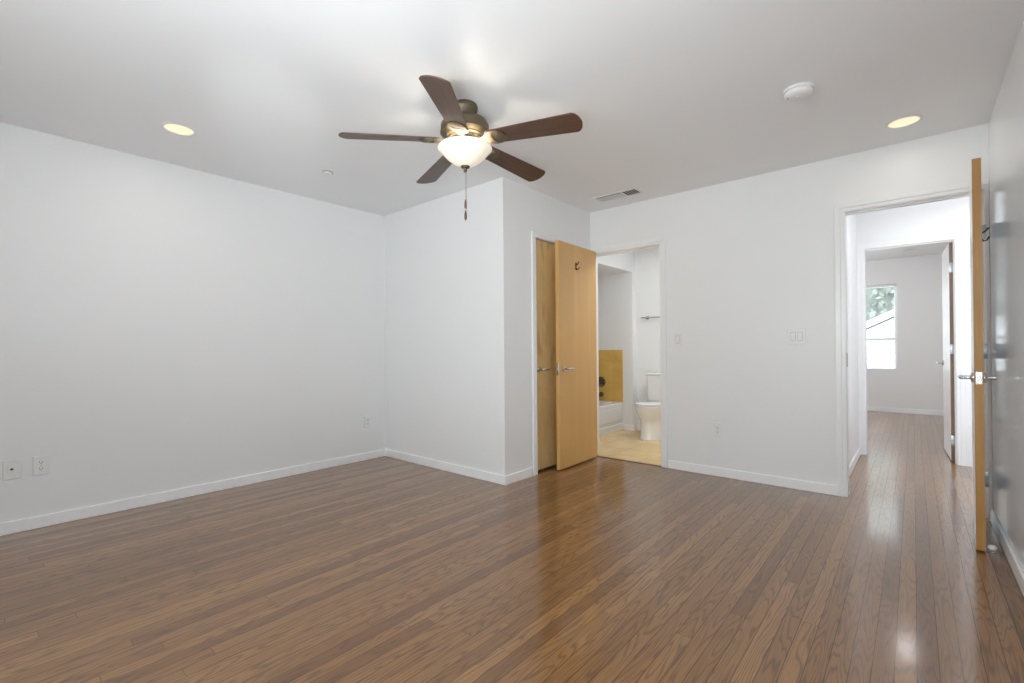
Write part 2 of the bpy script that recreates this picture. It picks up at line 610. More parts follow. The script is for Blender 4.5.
def base(name, x0, x1, y0, y1, label, ext=0.0):
    mb = MB()
    mb.box(x0, x1, y0, y1, 0.0005, BH, 0.003, 2)
    return struct(name, mb, M['trim'], label, 'baseboard')


CW = 0.058   # casing width
base('baseboard_left', XL, XL + BT, YR, YA, 'white baseboard along the left wall')
base('baseboard_closet_front', XL + BT, XC + BT, YA - BT, YA, 'white baseboard along the closet wall facing the room')
base('baseboard_closet_side', XC, XC + BT, YA, CO0 - CW - 0.016, 'short white baseboard left of the closet door')
base('baseboard_back', BO1 + CW + 0.002, HO0 - CW, YB - BT, YB, 'white baseboard between bathroom doorway and hall doorway')
base('baseboard_right', XR - BT, XR, YR, YB - 0.018, 'white baseboard along the glossy right wall')
base('baseboard_hall_left', HX0, HX0 + BT, YB2 + 0.01, Y2 - 0.013, 'white baseboard along the hall left wall')
base('baseboard_far', RX0, RX1, RYF - BT, RYF, 'white baseboard below the far room window')
base('baseboard_tub_end', -2.915, TX + BT, TY - BT, TY, 'white baseboard stub right of the bathtub')
base('baseboard_bath_back', TX + BT, BX1, BYF - BT, BYF, 'white baseboard behind the toilet')


def casing(name, plane, pos, sgn, o0, o1, oh, depth, label, lim=99.0, lo=-99.0, head=None):
    """door trim: a stepped casing on the room side plus the jamb lining with its stop"""
    mb = MB()

    def bx(u0, u1, d0, d1, z0, z1, bev=0.0):
        a, b = pos + sgn * d0, pos + sgn * d1
        a, b = min(a, b), max(a, b)
        u0, u1 = max(u0, lo), min(u1, lim)
        if u1 - u0 < 1e-4:
            return
        if plane == 'Y':
            mb.box(u0, u1, a, b, z0, z1, bev)
        else:
            mb.box(a, b, u0, u1, z0, z1, bev)
    J = 0.012
    for th, w0, w1 in ((0.010, 0.0, 0.024), (0.015, 0.024, CW)):
        k = 1.0 if head is None else head / CW
        bx(o0 - w1, o0 - w0, 0, th, 0.001, oh + w1 * k, 0.002)
        bx(o1 + w0, o1 + w1, 0, th, 0.001, oh + w1 * k, 0.002)
        bx(o0 - w0, o1 + w0, 0, th, oh + w0 * k, oh + w1 * k, 0.002)
    # jamb lining
    bx(o0 - 0.0005, o0 + 0.004, -depth, 0.001, 0.001, oh)
    bx(o1 - 0.004, o1 + 0.0005, -depth, 0.001, 0.001, oh)
    bx(o0, o1, -depth, 0.001, oh - 0.004, oh + 0.0005)
    # stop
    bx(o1 - 0.012, o1 - 0.004, -0.075, -0.04, 0.001, oh - 0.004)
    bx(o0 + 0.004, o1 - 0.012, -0.075, -0.04, oh - 0.012, oh - 0.004)
    return struct(name, mb, M['casing'], label, 'door trim')


casing('trim_1', 'Y', YB, -1, BO0, BO1, BOH, T, 'white door frame of the bathroom doorway', lo=XC + 0.001)
casing('trim_2', 'Y', YB, -1, HO0, HO1, HOH, T, 'white door frame of the hall doorway on the right', XR - 0.001)
casing('trim_3', 'X', XC, 1, CO0, CO1, COH, T, 'white door frame around the closet door', head=0.036)
casing('trim_4', 'Y', Y2, -1, FO0, FO1, FOH, T, 'white door frame of the second doorway beyond the hall')
mb = MB()
mb.box(BO0, BO1, YB - 0.004, YB + 0.03, 0.0, 0.006, 0.002)
struct('trim_5', mb, M['edge_brown'], 'brown wood threshold at the bathroom doorway', 'threshold')


# ------------------------------------------------------------------ doors
def lever(parent, side, z, x0, y, direction=1, length=0.105, name='lever_handle'):
    """lever on a leaf whose face is at local x = x0, pointing out along side*X, arm along direction*Y"""
    mb = MB()
    m = tr(x0, y, z) @ rot('Y', side * PI / 2)
    mb.lathe([(0.0, 0.0), (0.027, 0.0), (0.027, 0.006), (0.024, 0.010), (0.013, 0.012), (0.0095, 0.016), (0.0095, 0.046)], 28, m)
    xs = x0 + side * 0.052
    mb.tube([(x0 + side * 0.04, y, z), (xs - side * 0.002, y + direction * 0.002, z), (xs, y + direction * 0.014, z), (xs, y + direction * 0.05, z),
             (xs - side * 0.002, y + direction * (length - 0.02), z), (xs - side * 0.006, y + direction * length, z)],
            [0.0095, 0.0105, 0.0095, 0.0088, 0.0085, 0.007], 14)
    return mb.build(name, M['nickel'], parent, True)


def coat_hook(parent, side, x0, y, z, s=1.0, name='coat_hook'):
    mb = MB()
    mb.box(min(x0, x0 + side * 0.004), max(x0, x0 + side * 0.004), y - 0.011, y + 0.011, z - 0.035 * s, z + 0.035 * s, 0.0015)
    mb.tube([(x0 + side * 0.003, y, z - 0.016 * s), (x0 + side * 0.016, y, z - 0.034 * s), (x0 + side * 0.030, y, z - 0.030 * s), (x0 + side * 0.038, y, z - 0.012 * s)], [0.005, 0.0045, 0.004, 0.0045], 10)
    mb.tube([(x0 + side * 0.003, y, z + 0.010 * s), (x0 + side * 0.022, y, z + 0.020 * s), (x0 + side * 0.036, y, z + 0.038 * s)], [0.005, 0.0045, 0.005], 10)
    return mb.build(name, M['bronze'], parent, True)


def hinge(parent, x, y, z, axis='Y', w=0.034):
    """butt hinge: two leaves and a knuckled barrel, local coordinates"""
    mb = MB()
    mb.box(x - w, x + 0.001, y - 0.002, y + 0.0005, z - 0.045, z + 0.045, 0.0008)
    mb.box(x - 0.001, x + w, y - 0.002, y + 0.0005, z - 0.045, z + 0.045, 0.0008)
    for k in range(5):
        mb.lathe([(0.0065, z - 0.045 + k * 0.018 + 0.0008), (0.0065, z - 0.045 + (k + 1) * 0.018 - 0.0008)], 16, tr(x, y - 0.004, 0))
    mb.lathe([(0.0, z + 0.045), (0.0075, z + 0.0455), (0.006, z + 0.049), (0.0, z + 0.051)], 14, tr(x, y - 0.004, 0))
    return mb.build('hinge', M['steel'], parent, True)


# bathroom door: open, standing parallel to the closet wall
d = empty('door_1', (-2.393, 4.055, 0), 'maple door standing open in front of the closet door, beside the bathroom doorway', 'door', kind='structure')
mb = MB()
mb.box(-0.0175, 0.0175, -0.678, -0.004, 0.012, 2.030, 0.0015)
mb.build('door_panel', M['maple'], d)
lever(d, 1, 0.897, 0.0175, -0.605)
lever(d, -1, 0.897, -0.0175, -0.605)
mb = MB()
mb.box(-0.011, 0.011, -0.680, -0.677, 0.84, 0.955, 0.0008).box(-0.006, 0.006, -0.687, -0.679, 0.888, 0.908, 0.001)
mb.build('latch_plate', M['nickel'], d)
coat_hook(d, 1, 0.0175, -0.385, 1.838)
for z in (0.22, 1.04, 1.84):
    hinge(d, -0.008, 0.0, z, w=0.012)
d.rotation_euler = (0, 0, math.radians(1.7))

# closet door: shut
d = empty('door_2', (XC - 0.03, CO1 - 0.006, 0), 'shut figured maple closet door half hidden behind the open maple door', 'door', kind='structure')
mb = MB()
mb.box(-0.035, 0.0, CO0 - CO1 + 0.013, -0.001, 0.018, COH - 0.008, 0.0012)
mb.build('door_panel', M['maple_old'], d)
lever(d, 1, 0.897, 0.0, CO0 - CO1 + 0.075)
for z in (0.22, 1.04, 1.84):
    mb = MB()
    mb.lathe([(0.0065, z - 0.045), (0.0065, z + 0.045)], 14, tr(0.008, 0.0, 0))
    mb.build('hinge', M['steel'], d, True)

# bedroom door to the hall: open, edge towards the camera
d = empty('door_3', (0.2890, 4.050, 0), 'white faced door with bare wooden edge standing open beside the right wall', 'door', kind='structure')
mb = MB()
mb.box(-0.0185, 0.0175, -0.626, -0.036, 0.010, 2.050, 0.001)
pan = mb.build('door_panel', [M['trim'], M['edge']], d)
for p in pan.data.polygons:
    if abs(p.normal.y) > 0.5 or abs(p.normal.z) > 0.5:
        p.material_index = 1
lever(d, 1, 0.905, 0.0175, -0.563)
lever(d, -1, 0.905, -0.0185, -0.563)
mb = MB()
mb.box(-0.0125, 0.0125, -0.6285, -0.6255, 0.873, 0.937, 0.0008).box(-0.007, 0.007, -0.637, -0.628, 0.895, 0.915, 0.001)
mb.build('latch_plate', M['nickel'], d)
coat_hook(d, 1, 0.0175, -0.30, 1.700)
for z in (0.26, 1.04, 1.765):
    mb = MB()
    mb.box(0.0175, 0.0200, -0.080, -0.012, z - 0.045, z + 0.045, 0.0006)
    mb.box(0.0180, 0.0535, -0.016, -0.0125, z - 0.045, z + 0.045, 0.0006)
    for k in range(5):
        mb.lathe([(0.0070, z - 0.045 + k * 0.018 + 0.0008), (0.0070, z - 0.045 + (k + 1) * 0.018 - 0.0008)], 16, tr(0.019, -0.014, 0))
    mb.build('hinge', M['steel'], d, True)
d.rotation_euler = (0, 0, math.radians(-2.9))

# far room door: open into the far room, hinge edge towards the camera
d = empty('door_4', (0.2740, 5.925, 0), 'white door with brown edge standing open in the second doorway beyond the hall', 'door', kind='structure')
mb = MB()
mb.box(-0.0175, 0.0175, 0.006, 0.690, 0.012, 2.030, 0.001)
pan = mb.build('door_panel', [M['trim'], M['edge_brown']], d)
for p in pan.data.polygons:
    if abs(p.normal.y) > 0.5 or abs(p.normal.z) > 0.5:
        p.material_index = 1
lever(d, -1, 0.90, -0.0175, 0.62, -1)
lever(d, 1, 0.90, 0.0175, 0.62, -1)
for z in (0.20, 1.045, 1.80):
    hinge(d, 0.014, 0.005, z, w=0.030)
d.rotation_euler = (0, 0, math.radians(2.0))

# strike plate in the hall door jamb
mb = MB()
mb.box(HO0 + 0.004, HO0 + 0.006, YB + 0.008, YB + 0.032, 0.93, 1.03, 0.0006)
tag(mb.build('strike_plate', M['bronze']), 'small dark latch plate on the hall doorway left jamb', 'strike plate')
# door stop on the floor
e = empty('door_stop', (0.303, 3.470, 0), 'small pale domed door stop on the floor at the foot of the wooden edged door', 'door stop')
MB().lathe([(0.0, 0.0), (0.020, 0.0), (0.020, 0.003), (0.016, 0.006), (0.008, 0.008), (0.008, 0.012), (0.0, 0.012)], 24).build('base', M['nickel'], e, True)
MB().lathe([(0.0, 0.011), (0.011, 0.012), (0.017, 0.018), (0.018, 0.026), (0.014, 0.033), (0.0, 0.036)], 24).build('bumper', M['plastic'], e, True)


# ------------------------------------------------------------------ ceiling fan
FX, FY = -1.894, 1.817
fan = empty('ceiling_fan', (FX, FY, H), 'five blade dark walnut ceiling fan with antique brass motor and glowing glass bowl', 'ceiling fan')
MB().lathe([(0.0, 0.0), (0.068, 0.0), (0.072, -0.012), (0.070, -0.03), (0.058, -0.052), (0.050, -0.062), (0.048, -0.075), (0.0, -0.075)], 40).build('canopy', M['brass'], fan, True)
MB().lathe([(0.0, -0.070), (0.060, -0.072), (0.095, -0.080), (0.122, -0.096), (0.134, -0.118), (0.134, -0.150), (0.137, -0.154), (0.137, -0.160), (0.130, -0.166),
            (0.112, -0.178), (0.112, -0.182), (0.098, -0.190), (0.098, -0.194), (0.070, -0.200), (0.0, -0.200)], 48).build('motor_housing', M['brass'], fan, True)
mb = MB()
mb.lathe([(0.0, -0.198), (0.070, -0.198), (0.076, -0.206), (0.072, -0.222), (0.080, -0.230), (0.080, -0.236), (0.0, -0.238)], 40)
mb.build('light_fitter', M['brass'], fan, True)
# glass bowl: an open frosted bowl with a flared rim
prof = [(0.142, -0.239), (0.149, -0.2375), (0.151, -0.243), (0.147, -0.250), (0.140, -0.254), (0.136, -0.259), (0.124, -0.274), (0.104, -0.295), (0.079, -0.315), (0.052, -0.331), (0.022, -0.342), (0.0, -0.344)]
MB().lathe(prof, 56, None, False).build('light_bowl', M['bowl'], fan, True)
MB().lathe([(0.0, -0.338), (0.022, -0.338), (0.026, -0.343), (0.022, -0.350), (0.010, -0.354), (0.008, -0.362), (0.011, -0.366), (0.006, -0.374), (0.0, -0.375)], 24).build('finial', M['brass'], fan, True)


def pull(name, dx, dy, z_end, fob_m, length=0.045):
    c = MB()
    z = -0.374
    pts = []
    while z > z_end:
        pts.append((dx, dy, z))
        z -= 0.004
    c.tube([(dx, dy, -0.345 if abs(dx) > 0.015 else -0.370), (dx, dy, z_end)], 0.0010, 8)
    for p in pts:
        c.lathe([(0.0, 0.0016), (0.0016, 0.0), (0.0, -0.0016)], 8, tr(*p))
    ch = c.build(name, M['chain'], fan, True)
    MB().lathe([(0.0, z_end + 0.002), (0.003, z_end), (0.0065, z_end - length * 0.35), (0.0075, z_end - length * 0.75), (0.004, z_end - length), (0.0, z_end - length - 0.001)], 16).build('fob', fob_m, ch, True)


pull('pull_chain', -0.002, 0.003, -0.527, M['fob_wood'], 0.052)
pull('pull_chain', 0.005, 0.003, -0.588, M['bronze'], 0.055)

# blades
def blade_outline():
    w0, w1 = 0.052, 0.071
    pts = []
    x0, x1 = 0.150, 0.672
    n = 12
    pts.append((x0, -w0))
    pts.append((x1 - 0.036, -w1))
    n = 16
    for k in range(1, n):
        q = -1 + 2 * k / n
        pts.append((x1 - 0.026 * q * q - 0.006 * abs(q) ** 10, w1 * (q * 0.995)))
    pts.append((x1 - 0.036, w1))
    pts.append((x0, w0))
    for k in range(1, 8):
        a = PI / 2 + PI * k / 8
        pts.append((x0 + 0.020 * math.cos(a), w0 * math.sin(a)))
    return pts


PITCH = math.radians(-13.0)
DROOP = math.radians(2.3)


def blade_mtx():
    # pitch about the blade axis then a slight droop
    return tr(0, 0, -0.199) @ rot('Y', DROOP) @ rot('X', PITCH)


mb = MB()
mb.prism(blade_outline(), -0.0035, 0.0035, blade_mtx(), 0.0015)
bl_me = mb.build('blade', M['walnut'], fan)
# iron: an arm from the motor that forks around a slot and runs onto the blade
ir = MB()
iron = []
ow = [(0.088, 0.016), (0.120, 0.020), (0.150, 0.044), (0.180, 0.054), (0.215, 0.050), (0.238, 0.036), (0.252, 0.014)]
iron = [(x, -w) for x, w in ow] + [(x, w) for x, w in ow[::-1]]
# plate with a crescent opening made of two side strips and a root and a nose
slot_i = [(0.168, 0.000), (0.176, 0.022), (0.190, 0.036), (0.198, 0.030), (0.190, 0.016), (0.186, 0.0)]
half = [(0.088, 0.0), (0.088, 0.016), (0.120, 0.020), (0.150, 0.044), (0.180, 0.054), (0.198, 0.053), (0.198, 0.034), (0.190, 0.037), (0.178, 0.028), (0.172, 0.014), (0.170, 0.0)]
nose = [(0.185, 0.0), (0.188, 0.014), (0.196, 0.030), (0.198, 0.053), (0.215, 0.050), (0.238, 0.036), (0.252, 0.014), (0.254, 0.0)]
for s in (1, -1):
    for ol in (half, nose):
        o2 = [(x, y * s) for x, y in ol]
        ir.prism(o2, -0.0085, -0.0040, blade_mtx())
for px, py in ((0.215, 0.028), (0.215, -0.028), (0.236, 0.0)):
    ir.lathe([(0.0, -0.0115), (0.004, -0.0105), (0.005, -0.0084)], 12, blade_mtx() @ tr(px, py, 0))
ir.box(0.070, 0.100, -0.016, 0.016, -0.203, -0.190, 0.002)
iron_o = ir.build('blade_iron', M['brass'], bl_me, True, 30)
PH = -2.2221
bl_me.rotation_euler = (0, 0, PH)
for k in range(1, 5):
    c = bl_me.copy()
    col.objects.link(c)
    c.parent = fan
    c.rotation_euler = (0, 0, PH - k * 2 * PI / 5)
    c2 = iron_o.copy()
    col.objects.link(c2)
    c2.parent = c
# bulbs inside the bowl
for k in range(3):
    a = 2 * PI * k / 3 + 0.4
    ld = bpy.data.lights.new('fan_bulb', 'POINT')
    ld.energy = 1.9
    ld.color = (1.0, 0.92, 0.80)
    ld.shadow_soft_size = 0.022
    lo = bpy.data.objects.new('fan_bulb', ld)
    col.objects.link(lo)
    lo.location = (FX + 0.050 * math.cos(a), FY + 0.050 * math.sin(a), H - 0.288)


# ------------------------------------------------------------------ ceiling fittings
def downlight(x, y, h, r, label, power, group=None, lens='lens_warm'):
    e = empty('recessed_light', (x, y, h), label, 'ceiling light', group)
    MB().lathe([(r - 0.012, -0.0005), (r - 0.010, -0.006), (r, -0.005), (r + 0.006, -0.001), (r + 0.006, -0.0002), (r - 0.012, -0.0002)], 48, None, False).build('trim_ring', M['plastic'], e, True)
    MB().lathe([(0.0, -0.0018), (r - 0.012, -0.0018), (r - 0.012, -0.0004), (0.0, -0.0004)], 48).build('lens', M[lens], e, True)
    if not power:
        return e
    ld = bpy.data.lights.new('downlight_lamp', 'AREA')
    ld.shape = 'DISK'
    ld.size = 0.13
    ld.energy = power
    ld.color = (1.0, 0.95, 0.87)
    lo = bpy.data.objects.new('downlight_lamp', ld)
    col.objects.link(lo)
    lo.location = (x, y, h - 0.012)
    return e


downlight(-3.405, 0.848, H, 0.085, 'lit round recessed ceiling light at upper left near the left wall', 1.2)
downlight(-0.033, 3.712, H, 0.085, 'lit round recessed ceiling light at upper right above the hall door', 0.7)
downlight(-0.03, 9.05, RH, 0.085, 'unlit round recessed ceiling light in the far room', 0, None, 'lens_off')
# unseen fill lamps added in hall, bathroom and far room, plus the far downlight
for nm, loc, p in (('hall_fill', (0.62, 5.0, H - 0.03), 7), ('bath_fill', (-1.55, 4.75, H - 0.03), 12), ('far_lamp', (-1.5, 7.9, RH - 0.6), 34), ('far_downlight', (-0.10, 7.16, RH - 0.03), 1.6)):
    ld = bpy.data.lights.new(nm, 'POINT' if nm == 'far_lamp' else 'AREA')
    if nm == 'far_lamp':
        ld.shadow_soft_size = 0.15
    else:
        ld.shape = 'DISK'
        ld.size = 0.16 if nm == 'far_downlight' else 0.5
    ld.energy = p
    ld.color = (0.95, 0.98, 1.0)
    lo = bpy.data.objects.new(nm, ld)
    col.objects.link(lo)
    lo.location = loc

e = empty('smoke_detector', (-0.452, 2.876, H), 'round white smoke detector on the ceiling at upper right', 'smoke detector')
MB().lathe([(0.0, 0.0), (0.072, 0.0), (0.073, -0.010), (0.068, -0.014), (0.0, -0.014)], 40).build('base', M['plastic'], e, True)
MB().lathe([(0.0, -0.012), (0.060, -0.012), (0.060, -0.018), (0.066, -0.020), (0.066, -0.030), (0.060, -0.038), (0.046, -0.043), (0.020, -0.045), (0.0, -0.045)], 40).build('cover', M['plastic'], e, True)
MB().lathe([(0.0, -0.0440), (0.009, -0.0440), (0.009, -0.0475), (0.0, -0.048)], 18, tr(0.0, -0.02, 0)).build('test_button', M['plastic'], e, True)
MB().lathe([(0.0, -0.036), (0.004, -0.036), (0.004, -0.0425), (0.0, -0.043)], 12, tr(-0.045, -0.024, 0)).build('indicator', M['slot'], e, True)

e = empty('sprinkler', (-3.392, 1.800, H), 'small flush white sprinkler cover on the ceiling left of the fan', 'sprinkler')
MB().lathe([(0.0, 0.0), (0.040, 0.0), (0.040, -0.004), (0.036, -0.006), (0.030, -0.006), (0.0, -0.006)], 32).build('cover_ring', M['nickel'], e, True)
MB().lathe([(0.0, -0.005), (0.030, -0.005), (0.028, -0.011), (0.015, -0.014), (0.0, -0.015)], 32).build('cover_cap', M['plastic'], e, True)

# air register
vx0, vx1, vy0, vy1 = -2.200, -1.775, 3.690, 3.860
e = empty('ceiling_vent', ((vx0 + vx1) / 2, (vy0 + vy1) / 2, H), 'rectangular white air vent in the ceiling above the bathroom doorway', 'vent')
hw, hd = (vx1 - vx0) / 2, (vy1 - vy0) / 2
mb = MB()
mb.box(-hw, hw, -hd, -hd + 0.022, -0.008, -0.0005, 0.002).box(-hw, hw, hd - 0.022, hd, -0.008, -0.0005, 0.002)
mb.box(-hw, -hw + 0.022, -hd + 0.022, hd - 0.022, -0.008, -0.0005, 0.002).box(hw - 0.022, hw, -hd + 0.022, hd - 0.022, -0.008, -0.0005, 0.002)
mb.box(0.055, 0.067, -hd + 0.022, hd - 0.022, -0.009, -0.001)
mb.build('frame', M['plastic'], e)
MB().box(-hw + 0.02, hw - 0.02, -hd + 0.02, hd - 0.02, -0.0012, -0.0004).build('duct_shade_sheet', M['dark'], e)  # flat dark sheet, the shade inside the duct put into its colour
for k in range(5):
    y = -hd + 0.036 + k * 0.0245
    mb = MB()
    mb.prism([(-0.012, -0.001), (0.012, -0.001), (0.012, 0.001), (-0.012, 0.001)], -hw + 0.024, 0.053, tr(0, y, -0.010) @ rot('X', math.radians(9)) @ rot('Z', PI / 2) @ rot('X', PI / 2))
    mb.build('louver', M['plastic'], e)
for k in range(5):
    x = 0.078 + k * 0.0245
    mb = MB()
    mb.prism([(-0.012, -0.001), (0.012, -0.001), (0.012, 0.001), (-0.012, 0.001)], -hd + 0.024, hd - 0.024, tr(x, 0, -0.010) @ rot('Y', math.radians(32)) @ rot('X', PI / 2))
    mb.build('louver', M['plastic'], e)


# ------------------------------------------------------------------ wall plates (built facing local -Y, at the wall face)
def plate(mb, w, h):
    mb.box(-w / 2, w / 2, -0.0085, -0.0003, -h / 2, h / 2, 0.0045, 2)


def outlet(name, loc, rz, label, group=None):
    e = empty(name, loc, label, 'outlet', group, rz=rz)
    mb = MB(); plate(mb, 0.072, 0.117); mb.build('cover_plate', M['plastic'], e)
    for s in (1, -1):
        rc = MB()
        n = 20
        o = []
        for k in range(n):
            a = 2 * PI * k / n
            o.append((0.0165 * math.cos(a), max(-0.0125, min(0.0125, 0.0165 * math.sin(a)))))
        rc.prism(o, 0.0, 0.0022, tr(0, -0.0078, s * 0.0195) @ rot('X', PI / 2))
        r = rc.build('receptacle', M['plastic'], e)
        sl = MB()
        z = s * 0.0195
        sl.box(-0.0078, -0.0052, -0.0104, -0.0099, z - 0.002, z + 0.006)
        sl.box(0.0052, 0.0078, -0.0104, -0.0099, z - 0.002, z + 0.005)
        sl.lathe([(0.0, 0.0), (0.0025, 0.0), (0.0025, 0.0005), (0.0, 0.0005)], 12, tr(0, -0.0099, z - 0.007) @ rot('X', PI / 2))
        sl.build('slots', M['slot'], r)
    MB().lathe([(0.0, 0.0), (0.003, 0.0), (0.002, 0.0012), (0.0, 0.0014)], 12, tr(0, -0.0080, 0) @ rot('X', PI / 2)).build('screw', M['nickel'], e, True)
    return e


outlet('wall_outlet', (XL, 0.294, 0.382), -PI / 2 + PI, 'white power outlet on the left wall, right of the cable jack plate')
outlet('wall_outlet', (XL, 2.562, 0.372), -PI / 2 + PI, 'white power outlet on the left wall near the closet corner')
outlet('wall_outlet', (-1.246, YB, 0.390), 0, 'white power outlet low on the back wall between the two doorways')

e = empty('cable_jack', (XL, 0.171, 0.380), 'white wall plate with a black cable jack at far left', 'wall plate', rz=PI / 2)
mb = MB(); plate(mb, 0.075, 0.117); mb.build('cover_plate', M['plastic'], e)
MB().box(-0.017, 0.017, -0.0105, -0.0075, -0.022, 0.030, 0.001).build('insert', M['plastic'], e)
MB().lathe([(0.0, 0.0), (0.0065, 0.0), (0.0065, 0.003), (0.005, 0.004), (0.0048, 0.010), (0.0, 0.010)], 16, tr(0, -0.0100, 0.003) @ rot('X', PI / 2)).build('jack', M['slot'], e, True)


def switch(loc, gangs, label):
    e = empty('light_switch', loc, label, 'light switch')
    w = 0.072 + 0.046 * (gangs - 1)
    mb = MB(); plate(mb, w, 0.117); mb.build('cover_plate', M['plastic'], e)
    for g in range(gangs):
        x = (g - (gangs - 1) / 2) * 0.046
        fr = MB()
        fr.box(x - 0.0168, x + 0.0168, -0.0092, -0.0075, -0.0335, 0.0335, 0.0004)
        fr.build('gap_shade', M['gap'], e)  # grey sheet, the shadow of the gap around the rocker painted in
        rk = MB()
        o = [(-0.031, 0.0), (-0.031, 0.0035), (0.0, 0.0012), (0.031, 0.0008), (0.031, 0.0)]
        rk.prism(o, x - 0.015, x + 0.015, tr(0, -0.0086, 0) @ Matrix(((0, 0, 1, 0), (0, -1, 0, 0), (1, 0, 0, 0), (0, 0, 0, 1))))
        rk.build('rocker', M['plastic'], e)
    return e


switch((-1.576, YB, 1.149), 1, 'single white light switch beside the bathroom doorway')
switch((-0.668, YB, 1.154), 2, 'double white light switch beside the hall doorway')


# ------------------------------------------------------------------ bathroom fittings
def ell(cx, cy, rx, ry_f, ry_b, z, n=40, p=2.0):
    """egg outline: ry_f towards -Y (front), ry_b towards +Y"""
    out = []
    for k in range(n):
        a = 2 * PI * k / n
        c, s = math.cos(a), math.sin(a)
        x = math.copysign(abs(c) ** (2 / p), c) * rx
        y = math.copysign(abs(s) ** (2 / p), s) * (ry_b if s > 0 else ry_f)
        out.append((cx + x, cy + y, z))
    return out


t = empty('toilet', (-2.365, 5.30, 0.002), 'white two piece toilet on the tan tile floor of the bathroom', 'toilet')
mb = MB()
mb.loft([ell(0, 0.02, 0.138, 0.190, 0.20, 0.0), ell(0, 0.02, 0.140, 0.194, 0.20, 0.012), ell(0, 0.02, 0.133, 0.185, 0.20, 0.03), ell(0, 0.02, 0.130, 0.178, 0.20, 0.20),
         ell(0, 0.01, 0.138, 0.185, 0.21, 0.245), ell(0, 0.0, 0.160, 0.220, 0.23, 0.30), ell(0, 0.0, 0.180, 0.250, 0.24, 0.36), ell(0, 0.0, 0.183, 0.255, 0.24, 0.385), ell(0, 0.0, 0.165, 0.235, 0.225, 0.390)])
mb.box(-0.11, 0.11, 0.16, 0.42, 0.20, 0.385, 0.02, 3)
mb.build('bowl', M['porcelain'], t, True)
MB().loft([ell(0, 0.0, 0.180, 0.250, 0.20, 0.388), ell(0, 0.0, 0.186, 0.257, 0.205, 0.393), ell(0, 0.0, 0.186, 0.257, 0.205, 0.402), ell(0, 0.0, 0.180, 0.250, 0.20, 0.407)]).build('seat', M['porcelain'], t, True)
MB().loft([ell(0, 0.0, 0.182, 0.252, 0.20, 0.410), ell(0, 0.0, 0.187, 0.258, 0.205, 0.415), ell(0, 0.0, 0.187, 0.258, 0.205, 0.425), ell(0, 0.0, 0.165, 0.235, 0.19, 0.434)]).build('lid', M['porcelain'], t, True)
mb = MB()


def rr(w0, w1, y0, y1, z, r=0.03, n=6):
    out = []
    for cx, cy, a0 in ((w1 - r, y1 - r, 0), (w0 + r, y1 - r, PI / 2), (w0 + r, y0 + r, PI), (w1 - r, y0 + r, 1.5 * PI)):
        for k in range(n + 1):
            a = a0 + PI / 2 * k / n
            out.append((cx + r * math.cos(a), cy + r * math.sin(a), z))
    return out


mb.loft([rr(-0.155, 0.155, 0.245, 0.420, 0.385), rr(-0.170, 0.170, 0.235, 0.425, 0.43), rr(-0.178, 0.178, 0.225, 0.430, 0.70), rr(-0.180, 0.180, 0.223, 0.430, 0.735)])
mb.build('tank', M['porcelain'], t, True)
MB().loft([rr(-0.181, 0.181, 0.222, 0.431, 0.737), rr(-0.189, 0.189, 0.214, 0.434, 0.742), rr(-0.189, 0.189, 0.214, 0.434, 0.758), rr(-0.180, 0.180, 0.224, 0.428, 0.768)]).build('tank_lid', M['porcelain'], t, True)
mb = MB()
mb.lathe([(0.0, 0.0), (0.014, 0.0), (0.014, 0.006), (0.006, 0.010), (0.006, 0.018)], 18, tr(0.12, 0.226, 0.67) @ rot('X', PI / 2))
mb.tube([(0.12, 0.210, 0.67), (0.09, 0.206, 0.668), (0.055, 0.206, 0.660)], [0.006, 0.005, 0.007], 10)
mb.build('flush_lever', M['nickel'], t, True)

# bathtub
tb = empty('bathtub', ((BX0 - 2.918) / 2, (YB2 + TY) / 2, 0.002), 'white alcove bathtub with panelled apron beside the bathroom doorway', 'bathtub')
tw, tl, th = (-2.918 - BX0) / 2 - 0.002, (TY - YB2) / 2 - 0.003, 0.362
mb = MB()


def rrc(w, l, z, r, n=6):
    return rr(-w, w, -l, l, z, r, n)


mb.loft([rrc(tw - 0.006, tl, 0.30, 0.004), rrc(tw - 0.004, tl, th - 0.012, 0.004), rrc(tw - 0.012, tl - 0.008, th, 0.006), rrc(tw - 0.06, tl - 0.07, th, 0.10), rrc(tw - 0.075, tl - 0.085, th - 0.015, 0.11),
         rrc(tw - 0.11, tl - 0.15, 0.12, 0.12), rrc(tw - 0.17, tl - 0.22, 0.075, 0.10)], False)
b2 = mb
mb.box(-tw + 0.17, tw - 0.17, -tl + 0.22, tl - 0.22, 0.062, 0.0755)
mb.build('basin', M['tub'], tb, True)
mb = MB()
mb.box(tw - 0.030, tw - 0.004, -tl, tl, 0.0, 0.335, 0.004)
mb.box(tw - 0.010, tw + 0.006, -tl, tl, 0.0, 0.085, 0.006)
for y0, y1 in ((-tl + 0.05, -0.07), (-0.02, tl - 0.05)):
    mb.box(tw - 0.008, tw + 0.002, y0, y1, 0.125, 0.300, 0.005)
mb.build('apron', M['tub'], tb)
mb = MB()
mb.lathe([(0.0, 0.0), (0.035, 0.0), (0.035, 0.004), (0.028, 0.008), (0.0, 0.010)], 24, tr(0.0, tl - 0.108, 0.27) @ rot('X', PI / 2 + 0.2))
mb.build('overflow_plate', M['bronze'], tb, True)

